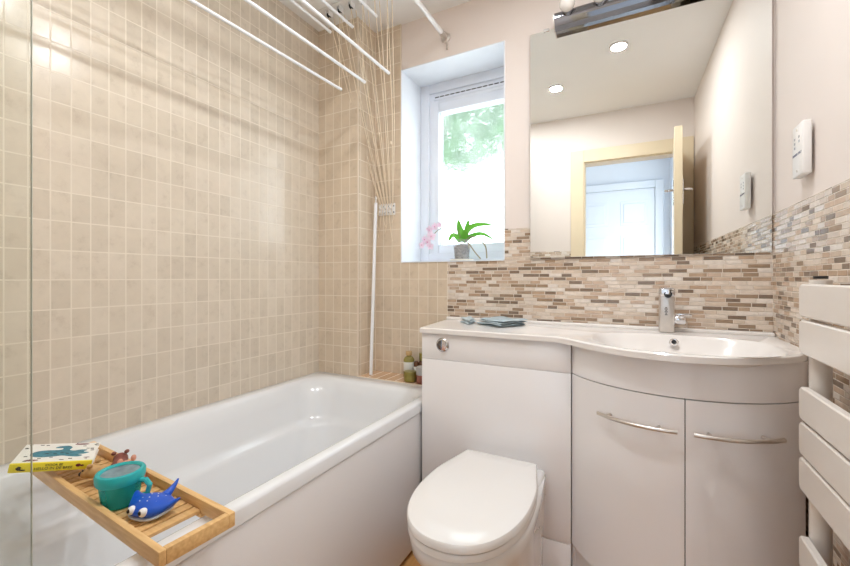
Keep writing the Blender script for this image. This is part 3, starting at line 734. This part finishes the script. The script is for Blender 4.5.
whale = [(.16, .38), (.22, .30), (.34, .27), (.46, .29), (.56, .32), (.66, .27), (.77, .24), (.83, .30), (.76, .36), (.84, .38), (.90, .44), (.82, .49), (.86, .58), (.78, .60), (.68, .56), (.62, .62), (.64, .74), (.58, .84), (.46, .82), (.42, .74), (.52, .72), (.50, .62), (.34, .62), (.22, .58), (.16, .48)]
wo = [(v.x*BL, v.y*BD) for v in catmull([(*p_, 0) for p_ in whale], 4, True)]
put('cover_picture', MB().prism(wo, BT+.00005, BT+.0004, MBk), mat('teal_print', srgb(58, 122, 138), .45, var=.3, scale=140), bk, smooth=0)
b = MB(); rn = random.Random(5)
for i in range(60):
    x_, y_ = rn.uniform(.03, .97), rn.uniform(.10, .97)
    if .12 < x_ < .9 and .22 < y_ < .86: continue
    s_ = rn.uniform(.0012, .0035)
    b.box(x_*BL-s_, x_*BL+s_, y_*BD-s_*.5, y_*BD+s_*.5, BT, BT+.00035, M=MBk)
for x0_, y0_ in ((.30, .20), (.44, .24), (.36, .44), (.46, .42), (.54, .45), (.62, .40), (.86, .66), (.80, .80), (.93, .55)):
    b.box(x0_*BL-.003, x0_*BL+.003, y0_*BD-.0012, y0_*BD+.0012, BT+.0003, BT+.0006, M=MBk)
put('cover_ink', b, M_black, bk, smooth=0)
b = MB()
for cx_, cy_, sx_ in ((.22, .13, .012), (.75, .92, .014), (.90, .18, .006)): b.ball((0, 0, 0), sx_, 14, 6, (1, .35, .02), M=MBk @ Matrix.Translation((cx_*BL, cy_*BD, BT+.0002)))
put('cover_spots', b, mat('maroon_print', srgb(112, 62, 70), .5), bk)

# teal snack cup
cc = on(.378, .048); cup = empty('snack_cup', cc, 'teal translucent toddler cup with handle on the bamboo tray', 'cup')
M_teal, N, L, p = newmat('teal_translucent_plastic'); g = G(N, L)
p.inputs['Base Color'].default_value = srgb(56, 198, 202); p.inputs['Roughness'].default_value = .2; p.inputs['Transmission Weight'].default_value = 0
t_ = N.new('ShaderNodeBsdfTransparent'); t_.inputs[0].default_value = (.45, .93, .93, 1); mx = N.new('ShaderNodeMixShader'); mx.inputs[0].default_value = .42
L.new(t_.outputs[0], mx.inputs[1]); L.new(p.outputs[0], mx.inputs[2]); L.new(mx.outputs[0], N['Material Output'].inputs[0])
M_teal2, N, L, p = newmat('teal_rim_plastic'); p.inputs['Base Color'].default_value = srgb(58, 204, 208); p.inputs['Roughness'].default_value = .25
t_ = N.new('ShaderNodeBsdfTransparent'); t_.inputs[0].default_value = (.5, .95, .95, 1); mx = N.new('ShaderNodeMixShader'); mx.inputs[0].default_value = .66
L.new(t_.outputs[0], mx.inputs[1]); L.new(p.outputs[0], mx.inputs[2]); L.new(mx.outputs[0], N['Material Output'].inputs[0])
b = MB().lathe([(.001, .001), (.028, .001), (.031, .004), (.034, .022), (.037, .046), (.0375, .052), (.0355, .052), (.033, .022), (.029, .005), (.001, .004)], cc); put('cup_body', b, M_teal, cup)
b = MB().lathe([(.0368, .048), (.041, .049), (.043, .054), (.0435, .066), (.041, .070), (.036, .071), (.033, .067), (.0335, .060), (.0365, .055)], cc)
put('collar', b, M_teal2, cup)
b = MB().lathe([(.001, .058), (.034, .063), (.034, .066), (.014, .0635), (.001, .061)], cc); put('soft_lid', b, mat('soft_lid_membrane', srgb(120, 140, 148), .4, var=.25, scale=60), cup)
hd = (Vector((.8839, .4676, 0))).normalized()
b = MB().tube([cc+hd*.036+Vector((0, 0, .050)), cc+hd*.052+Vector((0, 0, .050)), cc+hd*.060+Vector((0, 0, .040)), cc+hd*.055+Vector((0, 0, .022)), cc+hd*.034+Vector((0, 0, .014))], [.005, .0055, .0055, .005, .0045], 10); put('cup_handle', b, M_teal2, cup)

# blue bath toy
tc0 = on(.474, .062); toy = empty('bath_toy', tc0, 'blue spotted ray shaped bath toy with big eyes and white belly on the tray', 'toy')
fw = Vector((.23, -.97, 0)).normalized(); sd = Vector((-fw.y, fw.x, 0)); MT = Matrix(((fw.x, sd.x, 0, tc0.x), (fw.y, sd.y, 0, tc0.y), (0, 0, 1, tc0.z), (0, 0, 0, 1)))
M_blue = mat('blue_rubber', srgb(24, 84, 196), .35, var=.06); M_belly = mat('pale_belly_rubber', srgb(206, 220, 240), .4)
def wing(s_, x0, x1, zc, zt, zb):                        # one section across the span: front x1, back x0
    o = []
    for k in range(18):
        t = 2*math.pi*k/18; c_, q = math.cos(t), math.sin(t)
        o.append(MT @ Vector(((x0+x1)/2+(x1-x0)/2*math.copysign(abs(c_)**.8, c_), s_, zc+(zt if q > 0 else zb)*q)))
    return o
SEC = [(.0, -.036, .034, .016, .020, .010), (.016, -.034, .033, .016, .019, .010), (.028, -.028, .027, .017, .015, .009), (.038, -.022, .016, .020, .010, .007), (.047, -.018, .002, .026, .006, .005), (.054, -.018, -.010, .033, .002, .002)]
full = [(-a_, *q) for a_, *q in SEC[::-1]]+[tuple(q) for q in SEC[1:]]
put('body', MB().rings([wing(*q) for q in full]), M_blue, toy, mods=subsurf(1))
bel = [(0, -.030, .033, .008, .004, .0075), (.016, -.029, .032, .008, .004, .0075), (.029, -.023, .026, .009, .004, .006), (.040, -.018, .014, .013, .004, .003)]
put('belly', MB().rings([wing(*q) for q in [(-a_, *q_) for a_, *q_ in bel[::-1]]+bel[1:]]), M_belly, toy, mods=subsurf(1))
put('tail', MB().tube([MT @ Vector(q) for q in ((-.026, 0, .020), (-.040, .002, .026), (-.052, .004, .036), (-.058, .005, .044))], [.011, .007, .004, .0015], 10), M_blue, toy)
M_eye = mat('eye_white', srgb(236, 236, 236), .2)
for ey in (-.0135, .0135):
    c_ = MT @ Vector((.0285, ey, .0225)); eo = put('eye', MB().ball(c_, .0082, 16, 12), M_eye, toy)
    vd = (MT.to_3x3() @ Vector((.95, -.12, .22))).normalized()
    put('pupil', MB().ball(c_+vd*.0050, .0045, 12, 8), M_black, eo)
b = MB()
for x_, y_ in ((.012, -.022), (.014, -.012), (.012, .004), (.004, -.016), (.002, -.002), (-.006, .010), (-.010, -.010), (-.004, .022), (.006, .020), (-.014, .002), (-.016, .018), (.000, .032), (-.018, -.020)):
    t_ = max(0, 1-(y_/.05)**2); xr = (x_+.001)/.036
    b.ball(MT @ Vector((x_, y_, .016+.0193*t_*max(0, 1-xr*xr)**.5)), .0014, 8, 6)
put('spots', b, M_eye, toy)

# three little toy animals behind the cup
def animal(name, label, loc, ang, col, s_, dark, ears):
    o0 = Vector(loc); e_ = empty(name, o0, label, 'toy')
    MA = Matrix.Translation(o0) @ Matrix.Rotation(ang, 4, 'Z') @ Matrix.Scale(s_, 4)
    m_ = mat(name+'_rubber', srgb(*col), .5, var=.12, scale=90); md = mat(name+'_dark', srgb(*dark), .4)
    n = 14; ring = lambda x, w, z, h: [MA @ Vector((x, w*math.cos(6.283*k/n), z+h*math.sin(6.283*k/n))) for k in range(n)]
    b = MB().rings([ring(-.030, .006, .016, .006), ring(-.026, .015, .017, .014), ring(-.008, .019, .0175, .0172), ring(.012, .016, .019, .015), ring(.020, .012, .023, .012), ring(.027, .0155, .026, .0145), ring(.037, .015, .025, .014), ring(.046, .009, .021, .009), ring(.052, .006, .0195, .006)])
    put('body', b, m_, e_, mods=subsurf(1))
    for y in (-.012, .012): put('ear', MB().ball(MA @ Vector((.028, y, .041)), .0055*s_, 12, 8, (.6, 1, 1.2 if ears else .8)), m_, e_)
    b = MB().ball(MA @ Vector((.052, 0, .0205)), .0048*s_, 12, 8); put('nose', b, md, e_)
    for y in (-.009, .009): put('eye', MB().ball(MA @ Vector((.043, y, .031)), .0020*s_, 8, 6), M_black, e_)
    for x_, y in ((-.018, .012), (-.018, -.012), (.012, .012), (.012, -.012)):
        put('foot', MB().tube([MA @ Vector((x_, y, .010)), MA @ Vector((x_+.002, y*1.1, .0022))], [.0055*s_, .005*s_], 8), m_, e_)
animal('toy_dog', 'tan toy animal with dark nose between the book and teal cup', on(.258, .072, .001), R(215), (190, 152, 100), 1.1, (40, 36, 36), False)
animal('toy_bear', 'dark brown toy animal behind the teal cup next to the book', on(.236, .100), R(150), (128, 72, 62), 1.05, (50, 30, 30), False)
animal('toy_pig', 'pink toy animal behind the teal cup by the far tray rail', on(.305, .100), R(175), (214, 156, 134), 1.1, (170, 100, 90), True)

# ------------------------------------------------------------------ orchid on the sill
pc = Vector((-.742, 1.785, WZ0+.0012))
sau = tag(put('plant_saucer', MB().lathe([(.001, 0), (.050, 0), (.057, .004), (.058, .009), (.055, .009), (.050, .005), (.001, .004)], pc), mat('cream_saucer', srgb(232, 228, 216), .35)), 'cream saucer under the orchid pot on the window sill', 'saucer')
oz = pc+Vector((0, 0, .0045))
orc = empty('potted_orchid', oz, 'pink orchid in a clear plastic pot on the white window sill', 'plant')
b = MB().lathe([(.001, .001), (.034, .001), (.036, .003), (.044, .088), (.0485, .090), (.0485, .098), (.046, .098), (.0425, .090), (.034, .004), (.001, .003)], oz); put('pot', b, M_pot, orc)
b = MB().lathe([(.001, .004), (.0325, .005), (.038, .062), (.034, .068), (.02, .076), (.001, .080)], oz)
put('bark_chips', b, mat('bark_chips', srgb(140, 130, 124), .9, var=.55, scale=110, bump=.8), orc)
M_lf = mat('orchid_leaf', srgb(104, 184, 60), .35, var=.12, scale=12)
def leaf(pts, w, face=(.30, -.80, .52)):
    P_ = catmull([oz+Vector(q) for q in pts], 5); n = len(P_); rows = []
    for i, q in enumerate(P_):
        t = i/(n-1); tn = (P_[min(i+1, n-1)]-P_[max(i-1, 0)]).normalized(); sd_ = tn.cross(Vector(face)).normalized(); up = sd_.cross(tn)
        ww = w*math.sin(math.pi*min(1, .12+.88*t)**.75)**.7 if t < 1 else .0005; ww = max(ww, .0006)
        rows.append([q-sd_*ww+up*ww*.22, q-sd_*ww*.5+up*ww*.02, q, q+sd_*ww*.5+up*ww*.02, q+sd_*ww+up*ww*.22, q+sd_*ww*.5+up*(ww*.02-.0018), q-up*.0018, q-sd_*ww*.5+up*(ww*.02-.0018)])
    put('leaf', MB().rings(rows), M_lf, orc, smooth=60)
leaf([(.005, 0, .090), (.035, -.02, .135), (.085, -.03, .160), (.165, -.03, .160)], .019)
leaf([(.005, .01, .088), (.045, .02, .118), (.095, .03, .125), (.150, .03, .095)], .013)
leaf([(-.004, .01, .090), (-.010, .012, .13), (-.018, .01, .165), (-.022, .005, .200)], .018)
leaf([(-.004, -.01, .088), (-.025, -.03, .118), (-.042, -.035, .112), (-.055, -.035, .090)], .013)
leaf([(.006, .015, .09), (.012, .03, .14), (.016, .035, .175), (.020, .035, .20)], .014)
M_stem = mat('orchid_stem', srgb(122, 116, 84), .6, var=.1)
b = MB().tube(catmull([oz+Vector(q) for q in ((0, 0, .09), (-.02, -.01, .150), (-.055, -.02, .158), (-.085, -.025, .160), (-.12, -.03, .145), (-.165, -.035, .098))], 5), .0018, 6)
put('flower_stem', b, M_stem, orc)
M_root = mat('orchid_root', srgb(150, 140, 120), .7, var=.15)
for pts in (((.02, -.01, .088), (.06, -.03, .110), (.10, -.04, .092), (.135, -.045, .060), (.142, -.045, .004)), ((.03, 0, .085), (.055, -.04, .072), (.085, -.05, .035), (.115, -.055, .003)), ((.03, -.02, .088), (.05, -.05, .080), (.062, -.06, .050))):
    put('root', MB().tube(catmull([oz+Vector(q) for q in pts], 5), .0030, 6), M_root, orc)
M_pet = mat('orchid_petal', srgb(240, 220, 240), .5, var=.08, scale=60); M_lip = mat('orchid_lip', srgb(222, 160, 200), .5)
for (x_, y_, z_, s_) in ((-.160, -.05, .090, 1), (-.182, -.04, .105, .9), (-.138, -.055, .118, .95), (-.150, -.05, .150, .9), (-.122, -.05, .165, .8), (-.196, -.045, .078, .8), (-.142, -.06, .070, .8), (-.100, -.045, .172, .6)):
    c_ = oz+Vector((x_, y_, z_)); rn = random.Random(int(x_*1e4)); MF = Matrix.Translation(c_) @ Matrix.Rotation(rn.uniform(-.5, .5), 4, 'Z') @ Matrix.Rotation(R(90)+rn.uniform(-.5, .4), 4, 'X') @ Matrix.Scale(s_, 4)
    b = MB()
    for k in range(5):
        Mp = MF @ Matrix.Rotation(k*2*math.pi/5+.3, 4, 'Z'); w_ = .0115 if k % 2 == 0 else .0085
        b.prism([(v.x, v.y) for v in catmull([(.001, 0, 0), (.010, w_*.8, 0), (.020, w_*.7, 0), (.025, 0, 0), (.020, -w_*.7, 0), (.010, -w_*.8, 0)], 3, True)], -.0004+.0003*k, .0004+.0003*k, Mp)
    fl = put('flower', b, M_pet, orc)
    put('flower_lip', MB().ball(MF @ Vector((0, 0, .003)), .004*s_, 10, 6), M_lip, fl)

# ------------------------------------------------------------------ folded cloths
def cloth(name, label, quad, layers, col, seed, zb=ZT):
    e_ = empty(name, (sum(q[0] for q in quad)/4, sum(q[1] for q in quad)/4, zb), label, 'cloth')
    q = [Vector((*p_, 0)) for p_ in quad]; rn = random.Random(seed); m_ = mat(name+'_weave', srgb(*col), .95, var=.12, scale=420, bump=.35)
    z = zb+.0005
    for l in range(layers):
        n = 12; top, bot = [], []
        ph = rn.uniform(0, 6); sh = Vector((rn.uniform(-.012, .012), rn.uniform(-.006, .006), 0))
        for i in range(n+1):
            for j in range(n+1):
                u, v = i/n, j/n; p_ = q[0].lerp(q[1], u).lerp(q[3].lerp(q[2], u), v)+sh*(l > 0)
                eg = min(u, 1-u, v, 1-v); k_ = (1-max(0, 1-eg*7)**2)**.5
                w_ = .0014*math.sin(7*u+ph)+.0012*math.sin(9*v+4*u+ph)
                p_ = p_+Vector((.002*math.sin(9*v+ph), .002*math.sin(8*u+ph), 0))
                top.append(p_+Vector((0, 0, z+.0035+.0040*k_+w_*(l > 0 or 1)))); bot.append(p_+Vector((0, 0, z+.0028-.0026*k_+(w_*.8 if l else 0))))
        b = MB(); bm = b.b; tv_ = [bm.verts.new(p_) for p_ in top]; bv = [bm.verts.new(p_) for p_ in bot]; id_ = lambda i, j: i*(n+1)+j
        for i in range(n):
            for j in range(n):
                for V_ in (tv_, bv): bm.faces.new((V_[id_(i, j)], V_[id_(i+1, j)], V_[id_(i+1, j+1)], V_[id_(i, j+1)]))
        for i in range(n):
            for a_, c_ in (((i, 0), (i+1, 0)), ((i, n), (i+1, n)), ((0, i), (0, i+1)), ((n, i), (n, i+1))):
                bm.faces.new((tv_[id_(*a_)], tv_[id_(*c_)], bv[id_(*c_)], bv[id_(*a_)]))
        put('fold', b, m_, e_, smooth=70); z += .0066
cloth('wash_cloth', 'larger folded blue grey cloth on the worktop under the window', [(-.578, 1.545), (-.455, 1.470), (-.385, 1.585), (-.512, 1.668)], 4, (168, 182, 188), 3)
cloth('flannel', 'smaller folded blue grey cloth left of the larger one on the worktop', [(-.668, 1.585), (-.600, 1.512), (-.598, 1.572), (-.645, 1.655)], 3, (176, 190, 196), 5)

# ------------------------------------------------------------------ toiletries on the ledge
def jar(name, label, cat, x, y, prof, m_, parts=(), z=ZL+.0022):
    c_ = Vector((x, y, z)); e_ = empty(name, c_, label, cat, 'toiletries on the tiled ledge')
    put('body', MB().lathe(prof, c_), m_, e_)
    for nm, pr_, mm in parts: put(nm, MB().lathe(pr_, c_), mm, e_)
M_gold = mat('olive_gold_tin', srgb(150, 138, 74), .3, metal=.6, var=.06); M_olive = mat('olive_liquid', srgb(138, 128, 70), .25, var=.1); M_amber = mat('brown_glass', srgb(92, 62, 44), .12)
M_lab = mat('white_label', srgb(220, 220, 214), .5); M_red = mat('red_brown_jar', srgb(150, 92, 78), .35); M_grey = mat('grey_lid', srgb(170, 168, 166), .35)
M_tan = mat('tan_liquid', srgb(196, 164, 116), .2)
jar('cream_tin', 'squat olive gold tin at the front of the tiled ledge', 'tin', -.922, 1.595, [(.001, 0), (.0265, 0), (.0285, .003), (.0285, .029), (.0275, .031), (.001, .031)], M_gold, [('lid', [(.001, .0315), (.0295, .0315), (.0298, .033), (.0298, .044), (.0285, .046), (.001, .047)], M_gold)])
jar('lotion_bottle', 'olive bottle with white label standing behind the gold tin', 'bottle', -.966, 1.660, [(.001, 0), (.025, 0), (.026, .003), (.026, .084), (.020, .096), (.010, .101), (.010, .104), (.001, .104)], M_olive, [('label', [(.0262, .030), (.0265, .031), (.0265, .074), (.0262, .075)], M_lab), ('cap', [(.001, .1042), (.014, .1042), (.015, .106), (.015, .122), (.014, .124), (.001, .124)], M_tan)])
jar('brown_bottle', 'dark brown bottle with yellow cap beside the cistern unit', 'bottle', -.893, 1.668, [(.001, 0), (.024, 0), (.025, .003), (.025, .070), (.018, .082), (.012, .086), (.001, .086)], M_amber, [('cap', [(.001, .0862), (.018, .0862), (.019, .089), (.019, .118), (.017, .121), (.001, .121)], M_gold)])
jar('ointment_jar', 'red brown jar with grey lid against the cistern unit side', 'jar', -.856, 1.596, [(.001, 0), (.027, 0), (.029, .003), (.029, .036), (.027, .038), (.001, .038)], M_red, [('lid', [(.001, .0382), (.0298, .0382), (.0302, .040), (.0302, .070), (.028, .073), (.001, .073)], M_grey)])
jar('dark_vial', 'small dark vial with pale band behind the red brown jar', 'bottle', -.913, 1.637, [(.001, 0), (.011, 0), (.012, .002), (.012, .078), (.008, .085), (.001, .086)], M_amber, [('label', [(.0122, .040), (.0124, .041), (.0124, .060), (.0122, .061)], M_lab)])
